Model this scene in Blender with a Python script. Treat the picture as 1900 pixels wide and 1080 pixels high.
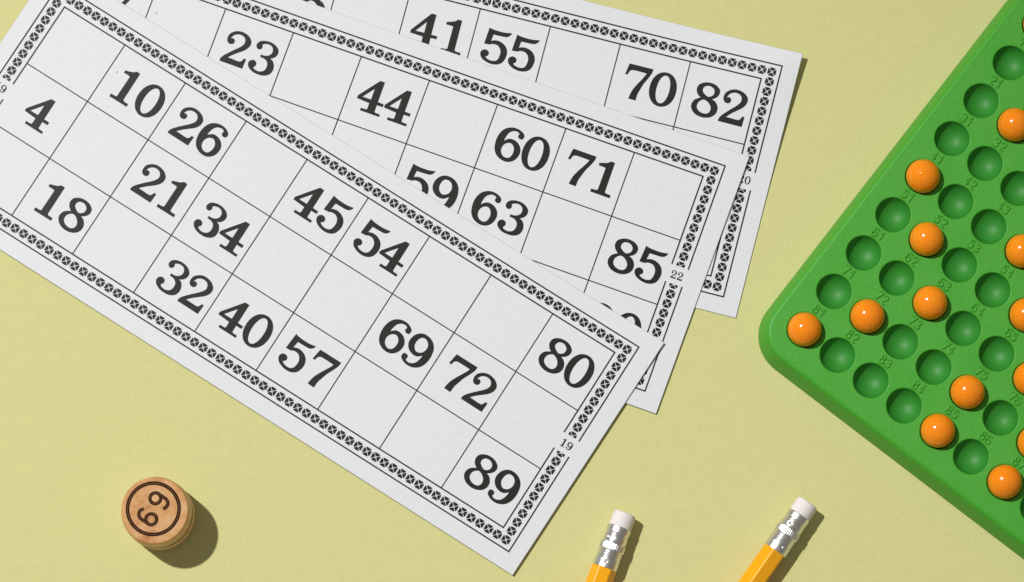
import bpy, bmesh, math, random
from mathutils import Vector, Matrix
from mathutils.geometry import tessellate_polygon

for _o in list(bpy.data.objects):
    bpy.data.objects.remove(_o)
SC = bpy.context.scene
COL = SC.collection
MM = 0.001
random.seed(7)

# ------------------------------------------------------------------ camera
CAM_H = 1246.946           # height of the lens over the table, mm
F_PX = 7000.0              # focal length in photograph pixels (1900 wide)
TILT_A, TILT_B = -0.1486204, 0.0026248
def _rx(t): return Matrix(((1, 0, 0), (0, math.cos(t), -math.sin(t)), (0, math.sin(t), math.cos(t))))
def _ry(t): return Matrix(((math.cos(t), 0, math.sin(t)), (0, 1, 0), (-math.sin(t), 0, math.cos(t))))
R_CAM = _rx(TILT_A) @ _ry(TILT_B) @ Matrix(((1, 0, 0), (0, -1, 0), (0, 0, -1)))
cd = bpy.data.cameras.new('camera')
cam = bpy.data.objects.new('camera', cd)
COL.objects.link(cam)
SC.camera = cam
cd.sensor_width = 36.0
cd.lens = F_PX / 1900.0 * 36.0
cd.clip_start = 0.01
cd.clip_end = 50.0
_m = Matrix(((R_CAM[0][0], -R_CAM[1][0], -R_CAM[2][0], 0),
             (R_CAM[0][1], -R_CAM[1][1], -R_CAM[2][1], 0),
             (R_CAM[0][2], -R_CAM[1][2], -R_CAM[2][2], CAM_H * MM),
             (0, 0, 0, 1)))
cam.matrix_world = _m

# ------------------------------------------------------------------ studio light
world = bpy.data.worlds.new('World')
SC.world = world
world.use_nodes = True
nt = world.node_tree
nt.nodes.clear()
wo = nt.nodes.new('ShaderNodeOutputWorld')
wb = nt.nodes.new('ShaderNodeBackground')
tc = nt.nodes.new('ShaderNodeTexCoord')
sx = nt.nodes.new('ShaderNodeSeparateXYZ')
wr = nt.nodes.new('ShaderNodeValToRGB')
wr.color_ramp.elements[0].position = 0.0
wr.color_ramp.elements[0].color = (0.150, 0.141, 0.120, 1)
wr.color_ramp.elements[1].position = 0.9
wr.color_ramp.elements[1].color = (0.225, 0.212, 0.178, 1)
nt.links.new(tc.outputs['Generated'], sx.inputs[0])
nt.links.new(sx.outputs['Z'], wr.inputs[0])
nt.links.new(wr.outputs[0], wb.inputs['Color'])
wb.inputs['Strength'].default_value = 1.0
nt.links.new(wb.outputs[0], wo.inputs[0])

LAMP_DIR = Vector((-0.508, 0.353, 1.0)).normalized()      # from the table towards the lamp
ld = bpy.data.lights.new('key_lamp', 'SPOT')
lamp = bpy.data.objects.new('key_lamp', ld)
COL.objects.link(lamp)
ld.energy = 625.0
ld.color = (1.0, 0.985, 0.955)
ld.shadow_soft_size = 0.06
ld.spot_size = math.radians(18.6)
ld.spot_blend = 1.0
AIM = Vector((-0.10, 0.10, 0))
lamp.location = Vector((0, 0.187, 0)) + LAMP_DIR * 4.0
lamp.rotation_euler = (lamp.location - AIM).to_track_quat('Z', 'Y').to_euler()

SC.view_settings.view_transform = 'Standard'
SC.view_settings.look = 'None'
SC.view_settings.exposure = 0.0
SC.view_settings.gamma = 1.0
SC.view_settings.use_curve_mapping = False

# ------------------------------------------------------------------ helpers
def unproj(px, py, z):
    """photograph pixel -> point in mm on the plane of height z"""
    v = Vector(((px - 950) / F_PX, (py - 540) / F_PX, 1.0))
    d = R_CAM.transposed() @ v
    t = (z - CAM_H) / d.z
    return Vector((d.x * t, d.y * t, z))

def new_mesh(name, verts, faces, mats, parent=None, smooth=False, mi=None, rot=None):
    """verts in mm"""
    me = bpy.data.meshes.new(name)
    me.from_pydata([(v[0] * MM, v[1] * MM, v[2] * MM) for v in verts], [], faces)
    if not isinstance(mats, (list, tuple)):
        mats = [mats]
    for m in mats:
        me.materials.append(m)
    if mi:
        me.polygons.foreach_set('material_index', mi)
    if smooth is True:
        me.polygons.foreach_set('use_smooth', [True] * len(me.polygons))
    elif smooth:
        me.polygons.foreach_set('use_smooth', list(smooth))
    me.update()
    o = bpy.data.objects.new(name, me)
    COL.objects.link(o)
    if parent:
        o.parent = parent
    return o

def empty(name, loc, rz=0.0):
    o = bpy.data.objects.new(name, None)
    o.empty_display_size = 0.01
    COL.objects.link(o)
    o.location = (loc[0] * MM, loc[1] * MM, loc[2] * MM)
    o.rotation_euler = (0, 0, rz)
    return o

def tag(o, label=None, cat=None, group=None, kind=None):
    if label: o['label'] = label
    if cat: o['category'] = cat
    if group: o['group'] = group
    if kind: o['kind'] = kind
    return o

def material(name, base, rough=0.5, metal=0.0, spec=0.5):
    m = bpy.data.materials.new(name)
    m.use_nodes = True
    b = m.node_tree.nodes['Principled BSDF']
    b.inputs['Base Color'].default_value = (*base, 1)
    b.inputs['Roughness'].default_value = rough
    b.inputs['Metallic'].default_value = metal
    b.inputs['Specular IOR Level'].default_value = spec
    return m, m.node_tree, b

def noise(nt, scale, detail=3.0, rough=0.5, vec=None):
    n = nt.nodes.new('ShaderNodeTexNoise')
    n.inputs['Scale'].default_value = scale
    n.inputs['Detail'].default_value = detail
    n.inputs['Roughness'].default_value = rough
    if vec is None:
        t = nt.nodes.new('ShaderNodeTexCoord')
        vec = t.outputs['Object']
    nt.links.new(vec, n.inputs['Vector'])
    return n

def ramp(nt, fac, stops):
    r = nt.nodes.new('ShaderNodeValToRGB')
    e = r.color_ramp.elements
    while len(e) < len(stops):
        e.new(0.5)
    for el, (p, c) in zip(e, stops):
        el.position = p
        el.color = (*c, 1)
    nt.links.new(fac, r.inputs[0])
    return r

def bump(nt, bsdf, height, strength, dist):
    b = nt.nodes.new('ShaderNodeBump')
    b.inputs['Strength'].default_value = strength
    b.inputs['Distance'].default_value = dist
    nt.links.new(height, b.inputs['Height'])
    nt.links.new(b.outputs[0], bsdf.inputs['Normal'])
    return b

def scaled(c, k): return tuple(x * k for x in c)

# ------------------------------------------------------------------ materials
PAPER_C = (0.638, 0.622, 0.283)
M_TABLE, t_, b_ = material('pale_green_paper', PAPER_C, 0.75, 0, 0.25)
n1 = noise(t_, 900, 4, 0.6)
n2 = noise(t_, 240, 4, 0.65)
mx = t_.nodes.new('ShaderNodeMath'); mx.operation = 'ADD'
t_.links.new(n1.outputs['Fac'], mx.inputs[0]); t_.links.new(n2.outputs['Fac'], mx.inputs[1])
hf = t_.nodes.new('ShaderNodeMath'); hf.operation = 'MULTIPLY'; hf.inputs[1].default_value = 0.5
t_.links.new(mx.outputs[0], hf.inputs[0])
r_ = ramp(t_, hf.outputs[0], [(0.36, scaled(PAPER_C, 0.965)), (0.5, PAPER_C), (0.64, scaled(PAPER_C, 1.03))])
t_.links.new(r_.outputs[0], b_.inputs['Base Color'])
bump(t_, b_, n1.outputs['Fac'], 0.4, 0.0003)

M_CARD, t_, b_ = material('white_card', (0.79, 0.79, 0.785), 0.55, 0, 0.4)
n1 = noise(t_, 1100, 4, 0.65)
r_ = ramp(t_, n1.outputs['Fac'], [(0.3, (0.685, 0.704, 0.755)), (0.5, (0.712, 0.731, 0.785)), (0.7, (0.73, 0.75, 0.805))])
t_.links.new(r_.outputs[0], b_.inputs['Base Color'])
tcv = t_.nodes.new('ShaderNodeTexCoord')
vo = t_.nodes.new('ShaderNodeTexVoronoi'); vo.voronoi_dimensions = '2D'; vo.inputs['Scale'].default_value = 42
t_.links.new(tcv.outputs['Object'], vo.inputs['Vector'])
sp = ramp(t_, vo.outputs['Distance'], [(0.010, (1, 1, 1)), (0.022, (0, 0, 0))])
sc_ = t_.nodes.new('ShaderNodeSeparateColor'); t_.links.new(vo.outputs['Color'], sc_.inputs[0])
gt = t_.nodes.new('ShaderNodeMath'); gt.operation = 'GREATER_THAN'; gt.inputs[1].default_value = 0.9
t_.links.new(sc_.outputs[0], gt.inputs[0])
ml = t_.nodes.new('ShaderNodeMath'); ml.operation = 'MULTIPLY'
t_.links.new(sp.outputs[0], ml.inputs[0]); t_.links.new(gt.outputs[0], ml.inputs[1])
m2 = t_.nodes.new('ShaderNodeMath'); m2.operation = 'MULTIPLY'; m2.inputs[1].default_value = 0.5
t_.links.new(ml.outputs[0], m2.inputs[0])
mixc = t_.nodes.new('ShaderNodeMix'); mixc.data_type = 'RGBA'
mixc.inputs['B'].default_value = (0.2, 0.18, 0.16, 1)
t_.links.new(m2.outputs[0], mixc.inputs['Factor']); t_.links.new(r_.outputs[0], mixc.inputs['A'])
t_.links.new(mixc.outputs['Result'], b_.inputs['Base Color'])
bump(t_, b_, n1.outputs['Fac'], 0.25, 0.0001)

M_CUT, t_, b_ = material('grey_board_cut_edge', (0.46, 0.455, 0.44), 0.8, 0, 0.2)
n1 = noise(t_, 1500, 3, 0.6)
r_ = ramp(t_, n1.outputs['Fac'], [(0.3, (0.40, 0.395, 0.38)), (0.7, (0.52, 0.515, 0.50))])
t_.links.new(r_.outputs[0], b_.inputs['Base Color'])

M_INK, t_, b_ = material('black_printing_ink', (0.011, 0.0095, 0.008), 0.42, 0, 0.22)
n1 = noise(t_, 2600, 4, 0.7)
r_ = ramp(t_, n1.outputs['Fac'], [(0.0, (0.007, 0.006, 0.005)), (0.55, (0.010, 0.0085, 0.007)), (0.66, (0.026, 0.024, 0.021)), (0.8, (0.07, 0.067, 0.062))])
t_.links.new(r_.outputs[0], b_.inputs['Base Color'])
bump(t_, b_, n1.outputs['Fac'], 0.5, 0.00012)

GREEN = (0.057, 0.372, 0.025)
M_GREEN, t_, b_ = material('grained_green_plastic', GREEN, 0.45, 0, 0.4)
n1 = noise(t_, 2300, 3, 0.65)
n2 = noise(t_, 55, 3, 0.6)
st = ramp(t_, n2.outputs['Fac'], [(0.38, (0.35, 0.35, 0.35)), (0.64, (1, 1, 1))])
bn = bump(t_, b_, n1.outputs['Fac'], 0.4, 0.00032)
t_.links.new(st.outputs[0], bn.inputs['Strength'])
r_ = ramp(t_, n2.outputs['Fac'], [(0.3, scaled(GREEN, 0.94)), (0.7, scaled(GREEN, 1.06))])
t_.links.new(r_.outputs[0], b_.inputs['Base Color'])

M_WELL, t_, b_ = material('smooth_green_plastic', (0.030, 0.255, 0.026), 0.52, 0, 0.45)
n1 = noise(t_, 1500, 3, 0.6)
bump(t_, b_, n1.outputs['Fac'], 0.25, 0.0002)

M_GEDGE, t_, b_ = material('moulded_green_plastic', (0.054, 0.355, 0.023), 0.46, 0, 0.35)
n1 = noise(t_, 1500, 3, 0.6)
bump(t_, b_, n1.outputs['Fac'], 0.08, 0.00012)

M_BALL, t_, b_ = material('glossy_orange_plastic', (1.0, 0.30, 0.010), 0.16, 0, 0.5)
n1 = noise(t_, 160, 2, 0.5)
bump(t_, b_, n1.outputs['Fac'], 0.03, 0.0004)
b_.inputs['Subsurface Weight'].default_value = 0.55
b_.inputs['Subsurface Radius'].default_value = (0.005, 0.0022, 0.0004)
oi = t_.nodes.new('ShaderNodeObjectInfo')
r_ = ramp(t_, oi.outputs['Random'], [(0.0, (1.0, 0.285, 0.008)), (1.0, (1.0, 0.32, 0.011))])
t_.links.new(r_.outputs[0], b_.inputs['Base Color'])

M_WOODT, t_, b_ = material('end_grain_wood', (0.70, 0.40, 0.19), 0.55, 0, 0.35)
tcw = t_.nodes.new('ShaderNodeTexCoord')
mp = t_.nodes.new('ShaderNodeMapping'); mp.inputs['Scale'].default_value = (1, 1, 0.15)
t_.links.new(tcw.outputs['Object'], mp.inputs[0])
n1 = noise(t_, 210, 6, 0.68, mp.outputs[0])
n2 = noise(t_, 2600, 3, 0.7, mp.outputs[0])
ad = t_.nodes.new('ShaderNodeMath'); ad.operation = 'MULTIPLY_ADD'
ad.inputs[1].default_value = 0.35
t_.links.new(n2.outputs['Fac'], ad.inputs[0]); t_.links.new(n1.outputs['Fac'], ad.inputs[2])
r_ = ramp(t_, ad.outputs[0], [(0.50, (0.30, 0.11, 0.035)), (0.59, (0.53, 0.245, 0.083)), (0.72, (0.62, 0.335, 0.135)), (0.86, (0.66, 0.405, 0.21))])
t_.links.new(r_.outputs[0], b_.inputs['Base Color'])
bump(t_, b_, ad.outputs[0], 0.3, 0.0002)

M_WOODS, t_, b_ = material('turned_wood_side', (0.62, 0.40, 0.19), 0.55, 0, 0.35)
tcw = t_.nodes.new('ShaderNodeTexCoord')
mp = t_.nodes.new('ShaderNodeMapping'); mp.inputs['Scale'].default_value = (1, 1, 0.12)
t_.links.new(tcw.outputs['Object'], mp.inputs[0])
n1 = noise(t_, 900, 5, 0.62, mp.outputs[0])
r_ = ramp(t_, n1.outputs['Fac'], [(0.25, (0.60, 0.36, 0.165)), (0.5, (0.69, 0.45, 0.225)), (0.75, (0.74, 0.51, 0.275))])
t_.links.new(r_.outputs[0], b_.inputs['Base Color'])
bump(t_, b_, n1.outputs['Fac'], 0.3, 0.0002)

M_BURN, t_, b_ = material('burnt_engraving', (0.02, 0.007, 0.004), 0.8, 0, 0.1)
n1 = noise(t_, 1500, 3, 0.6)
r_ = ramp(t_, n1.outputs['Fac'], [(0.3, (0.010, 0.004, 0.002)), (0.7, (0.030, 0.010, 0.005))])
t_.links.new(r_.outputs[0], b_.inputs['Base Color'])
M_BURN_SHADE, t_, b_ = material('scorch_and_groove_shade', (0.20, 0.085, 0.035), 0.7, 0, 0.2)  # scorched middle of the brand; also the painted shade of the side groove
n1 = noise(t_, 900, 3, 0.6)
r_ = ramp(t_, n1.outputs['Fac'], [(0.3, (0.07, 0.026, 0.011)), (0.7, (0.20, 0.085, 0.036))])
t_.links.new(r_.outputs[0], b_.inputs['Base Color'])

M_YELLOW, t_, b_ = material('yellow_lacquer', (0.93, 0.42, 0.006), 0.25, 0, 0.5)
n1 = noise(t_, 300, 3, 0.6)
bump(t_, b_, n1.outputs['Fac'], 0.06, 0.0004)
M_FERR, t_, b_ = material('aluminium_ferrule', (0.76, 0.76, 0.78), 0.2, 1.0, 0.5)
n1 = noise(t_, 900, 3, 0.6)
r_ = ramp(t_, n1.outputs['Fac'], [(0.3, (0.31, 0.31, 0.31)), (0.7, (0.40, 0.40, 0.40))])
t_.links.new(r_.outputs[0], b_.inputs['Roughness'])
bump(t_, b_, n1.outputs['Fac'], 0.05, 0.0001)
M_RUBBER, t_, b_ = material('white_eraser_rubber', (0.81, 0.765, 0.775), 0.7, 0, 0.3)
n1 = noise(t_, 900, 3, 0.6)
bump(t_, b_, n1.outputs['Fac'], 0.25, 0.0002)
b_.inputs['Subsurface Weight'].default_value = 0.15
b_.inputs['Subsurface Radius'].default_value = (0.002, 0.0015, 0.0015)
M_PWOOD, t_, b_ = material('sharpened_cedar', (0.55, 0.33, 0.17), 0.7, 0, 0.3)
n1 = noise(t_, 500, 4, 0.6)
r_ = ramp(t_, n1.outputs['Fac'], [(0.3, (0.45, 0.25, 0.12)), (0.7, (0.62, 0.40, 0.22))])
t_.links.new(r_.outputs[0], b_.inputs['Base Color'])
M_LEAD, t_, b_ = material('graphite', (0.03, 0.03, 0.032), 0.4, 0.2, 0.5)
GLYPHS = {
    '2': [[(0.09,7.87,0),(0,8.85,0),(0.28,9.95,0),(1.04,10.83,0),(2.15,11.57,0),(3.59,11.94,0),(5.22,11.82,0),(6.59,11.31,0),(7.65,10.48,0),(8.17,9.56,0),(8.18,8.36,0),(7.72,7.2,0),(6.77,6.05,0),(5.41,4.9,0),(3.91,3.62,0),(2.41,2.08,1),(3.9,2.06,0),(5.51,1.99,0),(6.76,2.07,0),(7.28,2.52,0),(7.55,3.12,0),(7.65,3.52,1),(8.51,3.46,1),(8.36,0,1),(0.16,0.07,1),(0.16,0.97,0),(0.73,2.08,0),(1.83,3.38,0),(3.25,4.89,0),(4.69,6.31,0),(5.71,7.58,0),(6.11,8.62,0),(5.95,9.57,0),(5.36,10.37,0),(4.44,10.74,0),(3.43,10.78,0),(2.39,10.41,0),(1.65,9.74,0),(1.26,8.9,0),(1.22,8.48,1),(1.59,8.82,0),(2.21,8.74,0),(2.67,8.3,0),(2.73,7.62,0),(2.46,7.02,0),(1.88,6.71,0),(1.08,6.73,0),(0.42,7.19,0)]],
    '3': [[(0.67,8.87,0),(0.53,9.62,0),(0.82,10.43,0),(1.46,11.1,0),(2.47,11.56,0),(3.76,11.82,0),(5.36,11.76,0),(6.82,11.27,0),(7.91,10.46,0),(8.36,9.62,0),(8.39,8.62,0),(8.04,7.7,0),(7.34,6.94,0),(6.52,6.49,1),(7.46,6.08,0),(8.13,5.32,0),(8.55,4.47,0),(8.77,3.34,0),(8.55,2.06,0),(7.99,1.16,0),(6.97,0.46,0),(5.74,0.06,0),(4.18,0,0),(2.53,0.21,0),(1.09,0.9,0),(0.29,1.71,0),(0,2.51,0),(0.12,3.25,0),(0.51,3.8,0),(1.18,4.13,0),(1.88,4.09,0),(2.58,3.54,0),(2.75,2.79,0),(2.48,2.2,0),(2.15,1.77,1),(2.48,1.4,0),(3.38,1.11,0),(4.38,1.07,0),(5.25,1.38,0),(5.93,1.93,0),(6.28,2.86,0),(6.3,3.87,0),(6.01,4.76,0),(5.33,5.42,0),(4.41,5.79,0),(3.7,5.84,0),(3.06,5.87,1),(3.09,6.79,1),(3.96,6.74,0),(4.96,6.96,0),(5.84,7.51,0),(6.35,8.29,0),(6.4,9.21,0),(6.11,10.01,0),(5.38,10.65,0),(4.5,10.88,0),(3.56,10.77,0),(2.79,10.43,0),(2.36,10.12,1),(2.65,9.58,0),(2.64,8.97,0),(2.35,8.43,0),(1.75,8.19,0),(1.14,8.34,0)]],
    '4': [[(5.46,11.79,1),(7.13,11.79,1),(7.16,4.7,1),(9.29,4.62,1),(9.24,3.55,1),(7.18,3.55,1),(7.24,1.23,1),(7.63,0.97,0),(9.23,0.91,1),(9.26,0,1),(2.37,0.03,1),(2.41,1,1),(4.17,1.03,0),(4.54,1.47,1),(4.5,3.35,1),(0.01,3.64,1),(0,4.64,1)],[(4.62,8.59,1),(1.64,4.72,1),(4.64,4.76,1)]],
    '1': [[(3.65,12.03,1),(4.98,11.98,1),(5.07,1.5,1),(5.54,1.15,0),(7.22,1.1,1),(7.28,0.01,1),(0.36,0,1),(0.32,1.09,1),(2.07,1.17,0),(2.52,1.52,1),(2.55,9.05,1),(2.3,9.31,0),(1.47,9.37,0),(0.08,9.38,1),(0,10.25,1),(1.66,10.8,0),(2.67,11.21,0)]],
    '7': [[(0.58,11.89,1),(8.79,11.89,1),(8.83,11.32,0),(8.58,10.06,0),(7.77,8.12,0),(6.85,6.15,0),(6.21,4.04,0),(5.71,2.21,0),(5.62,0,1),(3.12,0.07,1),(3.25,1.33,0),(3.72,3.26,0),(4.63,5.24,0),(5.75,7.28,0),(6.58,8.87,0),(7.01,9.92,1),(4.56,9.98,0),(2.5,9.95,0),(1.66,9.7,0),(1.16,9.16,0),(0.88,8,1),(0,8,1)]],
    '5': [[(0.87,11.99,1),(2.31,11.69,0),(4.21,11.55,0),(6.49,11.6,0),(8.72,12,1),(8.53,11.35,0),(8.06,10.72,0),(7.2,10.22,0),(5.64,10.08,0),(4.05,10.03,0),(2.8,10,1),(2.51,7.75,1),(3.56,8.17,0),(4.89,8.3,0),(6.41,7.91,0),(7.77,7,0),(8.55,5.76,0),(8.85,4.24,0),(8.54,2.5,0),(7.85,1.2,0),(6.55,0.34,0),(4.83,0,0),(2.9,0.24,0),(1.14,1.01,0),(0.27,1.98,0),(0,2.93,0),(0.29,3.73,0),(1.02,4.28,0),(1.94,4.28,0),(2.69,3.78,0),(2.87,3.14,0),(2.68,2.49,0),(2,2.02,1),(2.57,1.52,0),(3.6,1.19,0),(4.65,1.15,0),(5.69,1.47,0),(6.32,2.28,0),(6.57,3.54,0),(6.52,4.8,0),(5.93,5.99,0),(4.99,6.7,0),(3.91,6.85,0),(3.14,6.74,0),(2.26,6.3,1),(0.44,6.24,1)]],
    '6': [[(8.44,10.59,0),(8.59,9.83,0),(8.41,9.18,0),(7.94,8.89,0),(7.11,8.95,0),(6.58,9.46,0),(6.6,10.05,0),(6.75,10.46,1),(6.2,10.85,0),(5.24,10.93,0),(4.22,10.56,0),(3.37,9.72,0),(2.88,8.49,0),(2.64,7.23,0),(2.69,6.59,1),(3.32,7.28,0),(4.26,7.86,0),(5.62,7.95,0),(7.04,7.52,0),(8.17,6.63,0),(8.87,5.48,0),(9.07,4.14,0),(8.73,2.5,0),(7.84,1.13,0),(6.54,0.26,0),(5.01,0,0),(3.28,0.32,0),(1.67,1.26,0),(0.6,2.75,0),(0.22,4.02,0),(0,5.58,0),(0.09,7.25,0),(0.59,9.07,0),(1.65,10.63,0),(3.16,11.57,0),(4.65,11.94,0),(6.31,11.82,0),(7.67,11.26,0)],[(4.23,6.35,0),(5.23,6.47,0),(6.2,5.81,0),(6.78,4.73,0),(6.82,3.34,0),(6.37,2.01,0),(5.56,1.37,0),(4.39,1.41,0),(3.34,2.09,0),(2.76,3.17,0),(2.72,4.45,0),(3.31,5.71,0)]],
    '8': [[(2.51,11.74,0),(4.46,12.11,0),(6.41,11.8,0),(7.9,10.82,0),(8.37,9.82,0),(8.23,8.6,0),(7.46,7.51,0),(6.36,6.72,1),(7.56,6.26,0),(8.51,5.2,0),(8.91,4.18,0),(8.9,2.78,0),(8.21,1.48,0),(6.94,0.51,0),(5.05,0,0),(2.92,0.17,0),(1.26,0.97,0),(0.24,2.24,0),(0,3.55,0),(0.52,5.02,0),(1.57,5.94,0),(2.44,6.41,1),(1.36,7.19,0),(0.69,8.24,0),(0.49,9.33,0),(0.94,10.66,0)],[(3.65,10.81,0),(4.88,10.9,0),(5.99,10.37,0),(6.53,9.51,0),(6.45,8.43,0),(5.71,7.58,0),(4.79,7.25,1),(3.68,7.79,0),(2.78,8.52,0),(2.55,9.37,0),(2.9,10.31,0)],[(3.73,6.01,1),(4.89,5.66,0),(6.01,4.77,0),(6.58,3.81,0),(6.64,2.67,0),(6.04,1.75,0),(5.02,1.39,0),(3.58,1.57,0),(2.4,2.31,0),(1.93,3.31,0),(2.07,4.53,0),(2.86,5.56,0)]],
}

# ------------------------------------------------------------------ the table
S = 1500
tab = new_mesh('tabletop', [(-S, -S + 187, 0), (S, -S + 187, 0), (S, S + 187, 0), (-S, S + 187, 0)], [(0, 1, 2, 3)], M_TABLE)
tag(tab, 'matte pale yellow-green paper covering the table under everything', 'table', kind='structure')

# ------------------------------------------------------------------ printed glyphs
def catmull(cc, sub=4):
    n = len(cc)
    out = []
    for i in range(n):
        p1, p2 = cc[i], cc[(i + 1) % n]
        p0, p3 = cc[i - 1], cc[(i + 2) % n]
        a, b = Vector(p1[:2]), Vector(p2[:2])
        out.append(a)
        if p1[2] and p2[2]:
            continue
        m1 = Vector((0, 0)) if p1[2] else (b - Vector(p0[:2])) * 0.5
        m2 = Vector((0, 0)) if p2[2] else (Vector(p3[:2]) - a) * 0.5
        if p1[2]: m1 = (b - a) * 0.75
        if p2[2]: m2 = (b - a) * 0.75
        for k in range(1, sub):
            t = k / sub
            h00 = 2 * t**3 - 3 * t**2 + 1; h10 = t**3 - 2 * t**2 + t
            h01 = -2 * t**3 + 3 * t**2; h11 = t**3 - t**2
            out.append(a * h00 + m1 * h10 + b * h01 + m2 * h11)
    return out

def superellipse(cx, cy, a, b, e, n=64):
    out = []
    for i in range(n):
        t = 2 * math.pi * i / n
        c, s = math.cos(t), math.sin(t)
        out.append(Vector((cx + a * math.copysign(abs(c) ** (2 / e), c), cy + b * math.copysign(abs(s) ** (2 / e), s))))
    return out

DIGIT = {}
def prep(contours):
    flat = [v for c in contours for v in c]
    tris = tessellate_polygon([[Vector((v.x, v.y, 0)) for v in c] for c in contours])
    return flat, [tuple(t) for t in tris]
for k, cs in GLYPHS.items():
    DIGIT[k] = prep([catmull(c) for c in cs])
GW = {'2': 8.51, '3': 8.77, '4': 9.29, '1': 7.28, '7': 8.83, '5': 8.85, '6': 9.07, '8': 8.91, '9': 9.07, '0': 9.14}
GDX = {'2': 0.15, '3': 0.2, '4': -0.05, '1': 0.35, '7': 0.35, '5': 0.05, '6': 0.0, '8': 0.1, '9': 0.0, '0': -0.1}
fl, tr = DIGIT['6']
DIGIT['9'] = ([Vector((9.07 - v.x, 11.93 - v.y)) for v in fl], tr)
DIGIT['0'] = prep([superellipse(4.57, 5.96, 4.57, 5.96, 2.12), superellipse(4.57, 5.96, 2.2, 4.85, 2.1)])

def face_up(verts, f):
    a, b, c = (verts[i] for i in f[:3])
    return f if (b[0] - a[0]) * (c[1] - a[1]) - (b[1] - a[1]) * (c[0] - a[0]) > 0 else tuple(reversed(f))

# ------------------------------------------------------------------ lotto cards
CW, CH = 24.4, 23.0375
X0, Y0 = -9 * CW, -3 * CH          # the grid runs from (X0,Y0) to (0,0)
OUT = 5.8                          # outer rule outside the grid
EDGE = 11.55                       # paper edge outside the grid
THICK = 0.4
INK = 0.05

def rect_strip(vs, fs, x0, y0, x1, y1, zf, dz, step=4.0):
    nx = max(1, int(abs(x1 - x0) / step)); ny = max(1, int(abs(y1 - y0) / step))
    base = len(vs)
    for j in range(ny + 1):
        for i in range(nx + 1):
            x = x0 + (x1 - x0) * i / nx; y = y0 + (y1 - y0) * j / ny
            vs.append((x, y, zf(x, y) + dz))
    for j in range(ny):
        for i in range(nx):
            a = base + j * (nx + 1) + i
            fs.append((a, a + 1, a + nx + 2, a + nx + 1))

def clip_y(poly, ylim, keep_above):
    out = []
    n = len(poly)
    for i in range(n):
        a, b = poly[i], poly[(i + 1) % n]
        ia = (a[1] >= ylim) == keep_above; ib = (b[1] >= ylim) == keep_above
        if ia: out.append(a)
        if ia != ib:
            t = (ylim - a[1]) / (b[1] - a[1])
            out.append((a[0] + (b[0] - a[0]) * t, ylim))
    return out

def ornament_polys():
    """four fan shaped petals of one border cross, plus the dot in the middle"""
    out = []
    # petal pointing up, in a 3 mm square
    p = [(0.0, 0.38), (-0.30, 0.40), (-0.86, 0.99), (-1.0, 1.28), (-0.93, 1.39), (-0.5, 1.45), (0, 1.47), (0.5, 1.45), (0.93, 1.39), (1.0, 1.28), (0.86, 0.99), (0.30, 0.40)]
    for q in range(4):
        c, s = math.cos(q * math.pi / 2), math.sin(q * math.pi / 2)
        out.append([(c * x - s * y, s * x + c * y) for x, y in p][::-1])
    out.append([(0.15 * math.cos(a * math.pi / 4), 0.15 * math.sin(a * math.pi / 4)) for a in range(8)])
    return out
ORN = ornament_polys()

def add_poly(vs, fs, poly, zf, dz):
    if len(poly) < 3: return
    b = len(vs)
    vs.extend((x, y, zf(x, y) + dz) for x, y in poly)
    fs.append(face_up(vs, tuple(range(b, b + len(poly)))))

GAP_T, GAP_B = -31.55, -37.62      # the break in both side borders, where the card number stands

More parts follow.
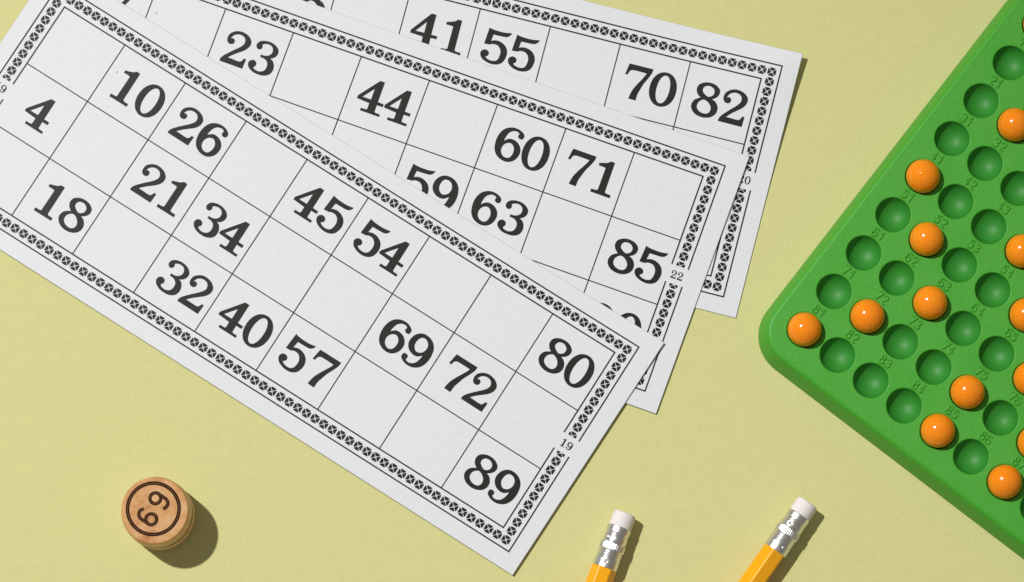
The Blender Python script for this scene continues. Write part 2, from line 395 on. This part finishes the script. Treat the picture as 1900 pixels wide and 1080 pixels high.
def build_card(name, label, xy, rot, zbase, lift, numbers, small, edge_r=(EDGE, EDGE)):
    px, py = xy
    k = (CAM_H - zbase - THICK) / (CAM_H - 0.3)
    root = empty(name, (px * k, py * k, zbase), rot)
    tag(root, label, 'lotto card', 'lotto cards fanned out on the table')
    zf = lambda x, y: lift(x, y) + THICK
    # paper
    x0, x1, y0, y1 = X0 - EDGE, EDGE, Y0 - 11.75, EDGE
    nx, ny = 121, 46
    BEV = 0.13
    vs, fs = [], []
    def px_(i, ins, y):
        xr_ = edge_r[0] + (edge_r[1] - edge_r[0]) * (y - y0) / (y1 - y0)      # the right cut is not quite square
        return min(max(x0 + (xr_ - x0) * i / nx, x0 + ins), xr_ - ins)
    def py_(j, ins): return min(max(y0 + (y1 - y0) * j / ny, y0 + ins), y1 - ins)
    for lvl in (0, 1):
        for j in range(ny + 1):
            for i in range(nx + 1):
                y = py_(j, BEV if lvl == 0 else 0); x = px_(i, BEV if lvl == 0 else 0, y)
                vs.append((x, y, zf(x, y) - (0 if lvl == 0 else THICK)))
    N = (nx + 1) * (ny + 1)
    for j in range(ny):
        for i in range(nx):
            a = j * (nx + 1) + i
            fs.append((a, a + 1, a + nx + 2, a + nx + 1))
            fs.append((N + a, N + a + nx + 1, N + a + nx + 2, N + a + 1))
    nsm = len(fs)
    # the pressed and cut edge: its own vertices, so it stays crisp
    per = [(i, 0) for i in range(nx)] + [(nx, j) for j in range(ny)] + [(i, ny) for i in range(nx, 0, -1)] + [(0, j) for j in range(ny, 0, -1)]
    rings = []
    for ins, dz in ((BEV, 0.0), (0.0, -0.10), (0.0, -0.10), (0.0, -THICK)):
        ring_ = []
        for (i, j) in per:
            y = py_(j, ins); x = px_(i, ins, y)
            ring_.append(len(vs)); vs.append((x, y, zf(x, y) + dz))
        rings.append(ring_)
    for top_, bot_ in ((rings[0], rings[1]), (rings[2], rings[3])):
        for q in range(len(per)):
            q2 = (q + 1) % len(per)
            fs.append((top_[q], bot_[q], bot_[q2], top_[q2]))
    new_mesh('paper', vs, fs, [M_CARD, M_CUT], root, smooth=[True] * nsm + [False] * (len(fs) - nsm), mi=[0] * nsm + [1] * (len(fs) - nsm))
    # grid rules
    vs, fs = [], []
    w = 0.185
    for c in range(1, 9):
        x = X0 + c * CW
        rect_strip(vs, fs, x - w, Y0 + 0.17, x + w, -0.17, zf, INK + 0.012)
    for r in (1, 2):
        y = -r * CH
        rect_strip(vs, fs, X0 + 0.17, y - w, -0.17, y + w, zf, INK)
    new_mesh('grid_rules', vs, fs, M_INK, root)
    # frame: inner and outer rule, both broken at the card number
    for off, nm in ((0.0, 'inner_rule'), (OUT, 'outer_rule')):
        vs, fs = [], []
        w = 0.24
        l, r, b, t = X0 - off, off, Y0 - off, off
        rect_strip(vs, fs, l - w, t - w, r + w, t + w, zf, INK + 0.004)
        rect_strip(vs, fs, l - w, b - w, r + w, b + w, zf, INK + 0.004)
        for x in (l, r):
            rect_strip(vs, fs, x - w, GAP_T, x + w, t - w, zf, INK + 0.004)
            rect_strip(vs, fs, x - w, b + w, x + w, GAP_B, zf, INK + 0.004)
        new_mesh(nm, vs, fs, M_INK, root)
    # border of small crosses
    vs, fs = [], []
    def orn(cx, cy, clip=None):
        for p in ORN:
            q = [(cx + x, cy + y) for x, y in p]
            if clip: q = clip_y(q, *clip)
            add_poly(vs, fs, q, zf, INK)
    xl, xr, yt, yb = X0 - 3.0, 2.92, 3.05, Y0 - 3.0
    n = 66
    for i in range(n + 1):
        x = xl + (xr - xl) * i / n
        orn(x, yt); orn(x, yb)
    for x in (xl, xr):
        for q in range(1, 11):
            y = yt - q * 3.43
            orn(x, y, (GAP_T + 0.15, True) if q == 10 else None)
            y = yb + q * 3.43
            orn(x, y, (GAP_B - 0.15, False) if q == 10 else None)
    new_mesh('cross_border', vs, fs, M_INK, root)
    # numbers
    def put(vs, fs, ch, cx, cy, sc, sx=1.0):
        fl, tr = DIGIT[ch]
        b = len(vs)
        for v in fl:
            x = cx + (v.x - GW[ch] / 2) * sc * sx; y = cy + v.y * sc
            vs.append((x, y, zf(x, y) + INK + 0.006))
        for t in tr:
            fs.append(face_up(vs, (b + t[0], b + t[1], b + t[2])))
    for (c, r, s) in numbers:
        vs, fs = [], []
        ox = X0 + c * CW; oy = -(r + 1) * CH + 5.5
        slots = (8.15, 17.8) if len(s) == 2 else (13.0,)
        for ch, sl in zip(s, slots):
            put(vs, fs, ch, ox + sl + GDX[ch], oy, 1.0)
        o = new_mesh('printed_number', vs, fs, M_INK, root)
        o['label'] = 'printed number ' + s
    for x in (xl, xr):
        vs, fs = [], []
        for ch, d in zip(small, (-1.12, 1.12)):
            put(vs, fs, ch, x + d, -34.58 - 1.4, 0.235, 0.92)
        o = new_mesh('card_number', vs, fs, M_INK, root)
        o['label'] = 'small card number ' + small
    return root

def corner_lift(amount, reach):
    def f(x, y):
        d = math.hypot(x - EDGE, y - EDGE)
        return amount * max(0.0, 1 - d / reach) ** 2
    return f
l3a = corner_lift(3.3, 60)
build_card('lotto_card', 'rearmost white lotto card, upper right corner lifted, showing 55, 70 and 82',
           (80.54599, 258.62372), -0.25368867, 0.05, lambda x, y: l3a(x, y),
           [(2, 0, '28'), (4, 0, '41'), (5, 0, '55'), (7, 0, '70'), (8, 0, '82')], '20')
build_card('lotto_card', 'white lotto card 22 in the middle of the fan, showing 23, 44, 63 and 85',
           (60.82572, 225.45191), -0.34437035, 0.52, corner_lift(1.0, 50),
           [(0, 0, '7'), (2, 0, '23'), (4, 0, '44'), (6, 0, '60'), (7, 0, '71'), (5, 1, '59'), (6, 1, '63'), (8, 1, '85'), (8, 2, '90')], '22', (11.8, 12.45))
build_card('lotto_card', 'front white lotto card 19 on top of the fan, rows from 4 to 89',
           (30.98093, 165.89625), -0.56615773, 0.98, corner_lift(0.8, 35),
           [(1, 0, '10'), (2, 0, '26'), (4, 0, '45'), (5, 0, '54'), (8, 0, '80'),
            (0, 1, '4'), (2, 1, '21'), (3, 1, '34'), (6, 1, '69'), (7, 1, '72'),
            (1, 2, '18'), (3, 2, '32'), (4, 2, '40'), (5, 2, '57'), (8, 2, '89')], '19', (11.05, 12.2))

# ------------------------------------------------------------------ single-stroke digits (tray and barrel)
def arc(cx, cy, rx, ry, a0, a1, n=14):
    return [(cx + rx * math.cos(math.radians(a0 + (a1 - a0) * i / n)), cy + ry * math.sin(math.radians(a0 + (a1 - a0) * i / n))) for i in range(n + 1)]
# unit height, about 0.56 wide; each digit is a list of (points, closed)
_six = [(arc(0.28, 0.28, 0.28, 0.28, 0, 360, 26)[:-1], True),
        ([(0.0, 0.26), (0.0, 0.50), (0.005, 0.66)] + arc(0.285, 0.70, 0.28, 0.30, 180, 40, 10), False)]
STROKE = {
    '0': [(arc(0.28, 0.5, 0.28, 0.5, 0, 360, 26)[:-1], True)],
    '1': [([(0.10, 0.78), (0.36, 1.0), (0.36, 0.0)], False)],
    '2': [(arc(0.28, 0.72, 0.27, 0.28, 165, -35, 12) + [(0.02, 0.0), (0.56, 0.0)], False)],
    '3': [(arc(0.25, 0.75, 0.25, 0.25, 150, -80, 12) + arc(0.25, 0.26, 0.29, 0.26, 80, -150, 12), False)],
    '4': [([(0.40, 0.0), (0.40, 1.0), (0.0, 0.30), (0.58, 0.30)], False)],
    '5': [([(0.52, 1.0), (0.08, 1.0), (0.04, 0.55)] + arc(0.25, 0.32, 0.29, 0.32, 120, -150, 14), False)],
    '6': _six,
    '7': [([(0.0, 1.0), (0.55, 1.0), (0.18, 0.0)], False)],
    '8': [(arc(0.28, 0.76, 0.22, 0.24, 0, 360, 20)[:-1], True), (arc(0.28, 0.26, 0.28, 0.26, 0, 360, 22)[:-1], True)],
    '9': [([(0.56 - x, 1 - y) for x, y in p], c) for p, c in _six],
}

def ridge(vs, fs, pts, closed, profile, mi=None, mis=None):
    """sweep a profile [(offset, height), ...] along a flat polyline"""
    n = len(pts); m = len(profile); base = len(vs)
    P = [Vector(p) for p in pts]
    for i in range(n):
        if closed: a, b = P[i - 1], P[(i + 1) % n]
        else: a, b = P[max(0, i - 1)], P[min(n - 1, i + 1)]
        t = (b - a).normalized()
        k = 1.0
        if 0 < i < n - 1 or closed:
            d1 = (P[i] - P[i - 1]).normalized(); d2 = (P[(i + 1) % n] - P[i]).normalized()
            t = (d1 + d2).normalized() if (d1 + d2).length > 1e-6 else d1
            k = min(1.9, 1.0 / max(0.35, t.dot(d1)))
        nrm = Vector((-t.y, t.x))
        for o, h in profile:
            q = P[i] + nrm * o * k
            vs.append((q.x, q.y, h))
    for i in range(n if closed else n - 1):
        j = (i + 1) % n
        for c in range(m - 1):
            fs.append((base + i * m + c + 1, base + i * m + c, base + j * m + c, base + j * m + c + 1))
            if mi is not None: mi.append(mis[c])

# ------------------------------------------------------------------ green tray
T_ROT = math.radians(-37.81)
T_ORG = (93.5077, 172.0946)
PX, PY = 13.754, 16.290
NC, NR = 10, 9
ZT = 10.5
tray = empty('ball_tray', (T_ORG[0], T_ORG[1], 0), T_ROT)
tag(tray, 'green plastic lotto tray of round numbered wells, some holding orange balls', 'tray')

RHO = 0.42
WA, WDEP = 5.80, 4.45
WR = (WA * WA + WDEP * WDEP) / (2 * WDEP)
WTH = math.asin(WA / WR)
WR0 = WA + RHO * math.sin(WTH)
WZ = -RHO * (1 - math.cos(WTH))
NSEG = 72

def ray_rect(ang, hx, hy):
    c, s = math.cos(ang), math.sin(ang)
    t = min(hx / abs(c) if abs(c) > 1e-9 else 1e9, hy / abs(s) if abs(s) > 1e-9 else 1e9)
    return c * t, s * t
# circle angles include the rectangle corners so that neighbouring cells share their points
ca = math.atan2(PY, PX)
angs = sorted(set([round(2 * math.pi * i / NSEG, 9) for i in range(NSEG)] + [round(a % (2 * math.pi), 9) for a in (ca, math.pi - ca, math.pi + ca, -ca)]))
bm = bmesh.new()
def bv(x, y, z): return bm.verts.new((x * MM, y * MM, z * MM))
mi_edge = []
for c in range(NC):
    for r in range(NR):
        cx, cy = c * PX, r * PY
        inner = [bv(cx + WR0 * math.cos(a), cy + WR0 * math.sin(a), ZT) for a in angs]
        outer = []
        for a in angs:
            x, y = ray_rect(a, PX / 2, PY / 2)
            outer.append(bv(cx + x, cy + y, ZT))
        m = len(angs)
        for i in range(m):
            bm.faces.new((inner[i], outer[i], outer[(i + 1) % m], inner[(i + 1) % m]))
bmesh.ops.remove_doubles(bm, verts=bm.verts[:], dist=2e-7)
# the outline, base outwards: left, bottom, right, top
L, B = -14.0, -15.1
Rr, Tt = (NC - 1) * PX + 14.0, (NR - 1) * PY + 16.0
RC = 13.9
def outline(ins, z, n=14):
    out = []
    r = RC - ins
    for (qx, qy, a0) in ((Rr - RC, Tt - RC, 0), (L + RC, Tt - RC, 90), (L + RC, B + RC, 180), (Rr - RC, B + RC, 270)):
        for i in range(n + 1):
            a = math.radians(a0 + 90 * i / n)
            out.append((qx + r * math.cos(a), qy + r * math.sin(a), z))
    return out
prof = [(0.25, 0.02), (0.05, 0.35), (0.0, 0.9), (0.45, 3.0), (0.95, 5.0), (1.5, 7.0), (2.0, 8.6), (2.25, 9.3), (2.5, 9.8), (2.8, 10.15), (3.15, 10.38), (3.5, 10.48), (3.9, ZT)]
loops = [[bv(*p) for p in outline(i, z)] for i, z in prof]
edge_faces = []
for k in range(len(loops) - 1):
    a, b = loops[k], loops[k + 1]
    for i in range(len(a)):
        j = (i + 1) % len(a)
        edge_faces.append(bm.faces.new((a[i], a[j], b[j], b[i])))
top_loop = loops[-1]
# margin between the grid of cells and the top loop
hx0, hx1, hy0, hy1 = -PX / 2, (NC - 0.5) * PX, -PY / 2, (NR - 0.5) * PY
bm.verts.index_update()
bound = [v for v in bm.verts if v.is_boundary and abs(v.co.z - ZT * MM) < 1e-7 and v not in top_loop
         and (min(abs(v.co.x / MM - hx0), abs(v.co.x / MM - hx1)) < 1e-3 or min(abs(v.co.y / MM - hy0), abs(v.co.y / MM - hy1)) < 1e-3)]
mcx, mcy = (hx0 + hx1) / 2 * MM, (hy0 + hy1) / 2 * MM
bound.sort(key=lambda v: math.atan2(v.co.y - mcy, v.co.x - mcx))
def angle_of(v): return math.atan2(v.co.y - mcy, v.co.x - mcx)
ring_o = sorted(top_loop, key=angle_of)
io = ii = 0
no, ni = len(ring_o), len(bound)
# start both rings at the same side and zip them together by angle
while io < no or ii < ni:
    o0, i0 = ring_o[io % no], bound[ii % ni]
    ao = angle_of(ring_o[(io + 1) % no]) + (2 * math.pi if io + 1 >= no else 0)
    ai = angle_of(bound[(ii + 1) % ni]) + (2 * math.pi if ii + 1 >= ni else 0)
    if ii >= ni or (io < no and ao <= ai):
        bm.faces.new((i0, o0, ring_o[(io + 1) % no])); io += 1
    else:
        bm.faces.new((i0, o0, bound[(ii + 1) % ni])); ii += 1
for f in bm.faces: f.material_index = 0; f.smooth = False
for f in edge_faces: f.material_index = 1; f.smooth = True
me = bpy.data.meshes.new('body')
bm.to_mesh(me); bm.free()
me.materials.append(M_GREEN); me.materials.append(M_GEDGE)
tb = bpy.data.objects.new('body', me); COL.objects.link(tb); tb.parent = tray

# one well, copied
wp = []
for i in range(7):
    th = WTH * i / 6
    wp.append((WR0 - RHO * math.sin(th), -RHO * (1 - math.cos(th))))
zc = WZ - WDEP + WR
for i in range(1, 25):
    th = WTH * (1 - i / 24)
    wp.append((WR * math.sin(th), zc - WR * math.cos(th)))
vs, fs = [], []
for (r, z) in wp[:-1]:
    for a in angs: vs.append((r * math.cos(a), r * math.sin(a), z))
m = len(angs)
for k in range(len(wp) - 2):
    for i in range(m):
        j = (i + 1) % m
        fs.append((k * m + i, k * m + j, (k + 1) * m + j, (k + 1) * m + i))
vs.append((0, 0, wp[-1][1]))
k = len(wp) - 2
for i in range(m): fs.append((k * m + i, k * m + (i + 1) % m, len(vs) - 1))
well0 = None
for r in range(NR):
    for c in range(NC):
        if well0 is None:
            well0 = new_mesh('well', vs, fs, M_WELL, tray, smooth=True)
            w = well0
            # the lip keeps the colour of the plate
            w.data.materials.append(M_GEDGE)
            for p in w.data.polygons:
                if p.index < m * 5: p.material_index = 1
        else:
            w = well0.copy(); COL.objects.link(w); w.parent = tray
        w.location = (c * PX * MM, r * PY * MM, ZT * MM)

# raised numbers, one above each well
NH, NSP = 2.85, 0.52
for r in range(NR):
    for c in range(NC):
        s = str((NR - 1 - r) * 10 + c + 1)
        vs, fs = [], []
        wd = len(s) * 0.56 * NH + (len(s) - 1) * NSP * 1.35
        x = -wd / 2
        for ch in s:
            for pts, cl in STROKE[ch]:
                pp = [(x + px * NH, (py - 0.5) * NH) for px, py in pts]
                ridge(vs, fs, pp, cl, [(0.33, -0.02), (0.25, 0.28), (0.10, 0.42), (-0.10, 0.42), (-0.25, 0.28), (-0.33, -0.02)])
            x += 0.56 * NH + NSP * 1.35
        o = new_mesh('raised_number', vs, fs, M_GEDGE, tray, smooth=True)
        o.location = (c * PX * MM, (r * PY + 7.95) * MM, ZT * MM)

# ------------------------------------------------------------------ orange balls
BR = 5.66
BZ = ZT + WZ - WDEP + BR + 0.25
ct, stt = math.cos(T_ROT), math.sin(T_ROT)
def ball_mesh():
    b = bmesh.new()
    bmesh.ops.create_icosphere(b, subdivisions=5, radius=BR * MM)
    # a small moulding nub on the flank
    d = Vector((0.80, 0.52, 0.30)).normalized()
    for v in b.verts:
        q = v.co.normalized().angle(d)
        if q < 0.075: v.co *= 1 + 0.03 * (1 - (q / 0.075) ** 2)
    for f in b.faces: f.smooth = True
    me_ = bpy.data.meshes.new('orange_ball'); b.to_mesh(me_); b.free()
    me_.materials.append(M_BALL)
    return me_
bme = ball_mesh()
BALLS = [  # column, row from the bottom
    (0, 0, 'orange ball in the corner well of the green tray, number 81'),
    (1, 1, 'orange ball in the green tray under raised number 72, second from the rounded corner'),
    (2, 2, 'orange ball in the green tray under raised number 63'),
    (1, 3, 'orange ball in the green tray under raised number 52'),
    (0, 4, 'orange ball in the green tray under raised number 41, against the left rim'),
    (1, 6, 'orange ball in the green tray under raised number 22, near the top right'),
    (4, 1, 'orange ball in the green tray under raised number 75'),
    (4, 0, 'orange ball in the green tray under raised number 85, along the lower rim'),
    (6, 0, 'orange ball in the green tray under raised number 87, lowest along the rim'),
    (3, 4, 'orange ball cut by the right frame edge, between raised numbers 43 and 54'),
    (4, 3, 'orange ball cut by the right frame edge, beside raised number 54'),
    (5, 2, 'orange ball cut by the right frame edge, right of raised number 75'),
    (6, 1, 'orange ball cut by the right frame edge, just above raised number 87'),
    (0, 8, 'sliver of an orange ball at the top right corner, number 1'),
]
b0 = None
for i, (c, r, lab) in enumerate(BALLS):
    if b0 is None:
        b0 = bpy.data.objects.new('orange_ball', bme); o = b0
    else:
        o = b0.copy()
    COL.objects.link(o)
    lx, ly = c * PX + random.uniform(-.06, .06), r * PY + random.uniform(-.06, .06)
    o.location = ((T_ORG[0] + ct * lx - stt * ly) * MM, (T_ORG[1] + stt * lx + ct * ly) * MM, BZ * MM)
    o.rotation_euler = (random.uniform(-2, 2), random.uniform(-2, 2), random.uniform(-3, 3))
    tag(o, lab, 'ball', 'orange balls in the wells of the green tray')
b0.rotation_euler = (0.2, 2.4, 0.5)

# ------------------------------------------------------------------ wooden lotto barrel with 69
KH, KR = 18.0, 11.45
kp = unproj(299.0, 958.0, 0)
keg = empty('lotto_barrel', (kp.x, kp.y, 0))
tag(keg, 'small round wooden lotto barrel branded 69, standing at the lower left', 'lotto barrel')
prof = [(0.0, 0.0), (KR - 1.0, 0.0), (KR - 0.35, 0.35), (KR - 0.05, 1.2), (KR + 0.06, 4.0), (KR + 0.08, 7.0), (KR + 0.04, 8.2), (KR - 0.06, 8.6),
        (KR - 0.55, 8.9), (KR - 0.65, 9.6), (KR - 0.55, 10.3), (KR - 0.06, 10.6), (KR + 0.02, 11.0), (KR - 0.02, 13.0), (KR - 0.12, 15.5), (KR - 0.25, 16.8),
        (KR - 0.40, 17.45), (KR - 0.56, 17.8), (KR - 0.78, 17.96), (KR - 1.1, KH)]
vs, fs, mi = [], [], []
NK = 96
for (r, z) in prof[1:]:
    for i in range(NK):
        a = 2 * math.pi * i / NK
        vs.append((r * math.cos(a) - 0.022 * z, r * math.sin(a) + 0.018 * z, z))
nl = len(prof) - 1
for k in range(nl - 1):
    for i in range(NK):
        j = (i + 1) % NK
        fs.append((k * NK + i, k * NK + j, (k + 1) * NK + j, (k + 1) * NK + i))
        mi.append(2 if 6 <= k <= 10 else 1 if k < 15 else 0)  # dark brown band paints shade into the side groove
sm = [True] * len(fs)
fs.append(tuple(range(NK))[::-1]); mi.append(1)
fs.append(tuple((nl - 1) * NK + i for i in range(NK))); mi.append(0)
sm += [False, False]
kbody = new_mesh('wooden_body', vs, fs, [M_WOODT, M_WOODS, M_BURN_SHADE], keg, smooth=sm, mi=mi)
TX, TY = -0.022 * KH, 0.018 * KH       # centre of the top face
rp = unproj(284.5, 944.1, KH)
RX, RY = rp.x - kp.x, rp.y - kp.y      # centre of the brand
EH = KH + 0.03
def brand(nm, strokes, wid, lab=None):
    vs, fs, mi = [], [], []
    w2, w1 = wid / 2, wid / 2 - wid * 0.38
    for pts, cl in strokes:
        ridge(vs, fs, pts, cl, [(w2, EH), (w1, EH), (-w1, EH), (-w2, EH)], mi, [0, 1, 0])
    o = new_mesh(nm, vs, fs, [M_BURN, M_BURN_SHADE], kbody, mi=mi)
    if lab: o['label'] = lab
brand('branded_ring', [([(RX + 8.42 * math.cos(2 * math.pi * i / 96), RY + 8.42 * math.sin(2 * math.pi * i / 96)) for i in range(96)], True)], 1.2)
GH = 6.4
bx, by = math.cos(math.radians(55.8)), math.sin(math.radians(55.8))
strokes = []
for ch, d in (('6', -3.2), ('9', 3.2)):
    pcx, pcy = RX + d * bx, RY + d * by
    for k_, (pts, cl) in enumerate(STROKE[ch]):
        q = [((px - 0.28) * GH, (py - 0.5) * GH) for px, py in pts]
        strokes.append(([(pcx + bx * u - by * v, pcy + by * u + bx * v) for u, v in q], cl))
EH0 = EH
for k_, stk in enumerate(strokes):
    EH = EH0 + 0.012 * (k_ % 2)
    brand('branded_digit', [stk], 1.1)

# ------------------------------------------------------------------ pencils
def make_pencil(end_px, joint_px, label, seed, roll):
    rnd = random.Random(seed)
    ZA = 4.35
    a = unproj(*end_px, ZA); b = unproj(*joint_px, ZA)
    d = (b - a); L0 = d.length
    ang = math.atan2(d.y, d.x)
    root = empty('pencil', (a.x, a.y, ZA), ang)
    tag(root, label, 'pencil', 'yellow pencils with white erasers')
    # along +x: eraser 0..5.2, ferrule to L0, lacquered hexagon to 150, sharpened tip to 172
    NA = 72
    def lathe(nm, stations, mat, rf=None, cap0=True, cap1=True):
        vs, fs = [], []
        for (x, r) in stations:
            for i in range(NA):
                t = 2 * math.pi * i / NA
                rr = r if rf is None else rf(x, t, r)
                vs.append((x, rr * math.cos(t), rr * math.sin(t)))
        n = len(stations)
        for k in range(n - 1):
            for i in range(NA):
                j = (i + 1) % NA
                fs.append((k * NA + i, (k + 1) * NA + i, (k + 1) * NA + j, k * NA + j))
        s = [True] * len(fs)
        if cap0: fs.append(tuple(range(NA))); s.append(False)
        if cap1: fs.append(tuple((n - 1) * NA + i for i in range(NA))[::-1]); s.append(False)
        return new_mesh(nm, vs, fs, mat, root, smooth=s)
    er = [(0.0, 2.7), (0.03, 3.1), (0.14, 3.45), (0.38, 3.68), (0.8, 3.78), (2.0, 3.80), (5.3, 3.82), (6.5, 3.7)]
    lathe('eraser', er, M_RUBBER)
    # ferrule: plain lip, dimpled band between grooves, knurled band, rings, plain collar
    e0 = 5.1
    Lf = L0 - e0
    def prof_r(s):
        r = 3.98 + 0.17 * min(1, max(0, (s - 0.3 * Lf) / (0.3 * Lf)))
        u = s / Lf
        def groove(c, w, dep): return -dep * math.exp(-((u - c) / w) ** 2)
        r += groove(0.175, 0.016, 0.20) + groove(0.235, 0.014, 0.14)
        r += groove(0.375, 0.014, 0.20)
        if 0.385 < u < 0.585:
            r += 0.14 * min(1, (u - 0.385) / 0.02, (0.585 - u) / 0.02)
        r += groove(0.60, 0.015, 0.22) + groove(0.66, 0.015, 0.20) + groove(0.72, 0.015, 0.20) + groove(0.775, 0.013, 0.14)
        if u < 0.02: r -= 0.08 * (1 - u / 0.02)
        return r
    dents = [(0.30, math.radians(68)), (0.30, math.radians(188)), (0.30, math.radians(308)), (0.86, math.radians(38)), (0.86, math.radians(142)), (0.86, math.radians(260))]
    def rf(x, t, r):
        u = (x - e0) / Lf
        if 0.395 < u < 0.575:
            r -= 0.17 * (0.5 + 0.5 * math.cos(t * 36)) ** 1.5 * min(1, (u - 0.395) / 0.03, (0.575 - u) / 0.03)
        for du, dt in dents:
            q = ((t - dt - roll + math.pi) % (2 * math.pi) - math.pi) * r
            dd = math.hypot((u - du) * Lf, q)
            if dd < 0.62: r -= 0.34 * (1 - (dd / 0.62) ** 2)
        return r
    NA = 180
    st = [(e0 + Lf * i / 150, prof_r(Lf * i / 150)) for i in range(151)]
    st = [(e0 + 0.02, 3.75)] + st + [(e0 + Lf + 0.02, 3.9)]
    lathe('ferrule', st, M_FERR, rf)
    NA = 72
    # hexagonal body with softened arrises
    def hex_r(x, t, r):
        q = (t - roll) % (math.pi / 3) - math.pi / 6
        flat = 3.72 / math.cos(q)
        return min(flat, 4.16) if r > 3.9 else min(flat, r)
    NA = 240
    lathe('lacquered_body', [(L0, 4.1), (L0 + 0.25, 4.3), (L0 + 6, 4.3), (150, 4.3), (154, 4.3)], M_YELLOW, hex_r)
    NA = 72
    lathe('sharpened_wood', [(153.9, 3.65), (169, 1.1)], M_PWOOD)
    lathe('graphite_point', [(168.9, 1.12), (174, 0.25)], M_LEAD)
    return root

make_pencil((1160.5, 952.0), (1121.5, 1054.0), 'yellow pencil, the steeper of the two, just right of the front card corner', 1, math.radians(57))
make_pencil((1499.5, 932.5), (1437.0, 1022.0), 'yellow pencil lying at a slant, between the other pencil and the green tray', 2, math.radians(36))
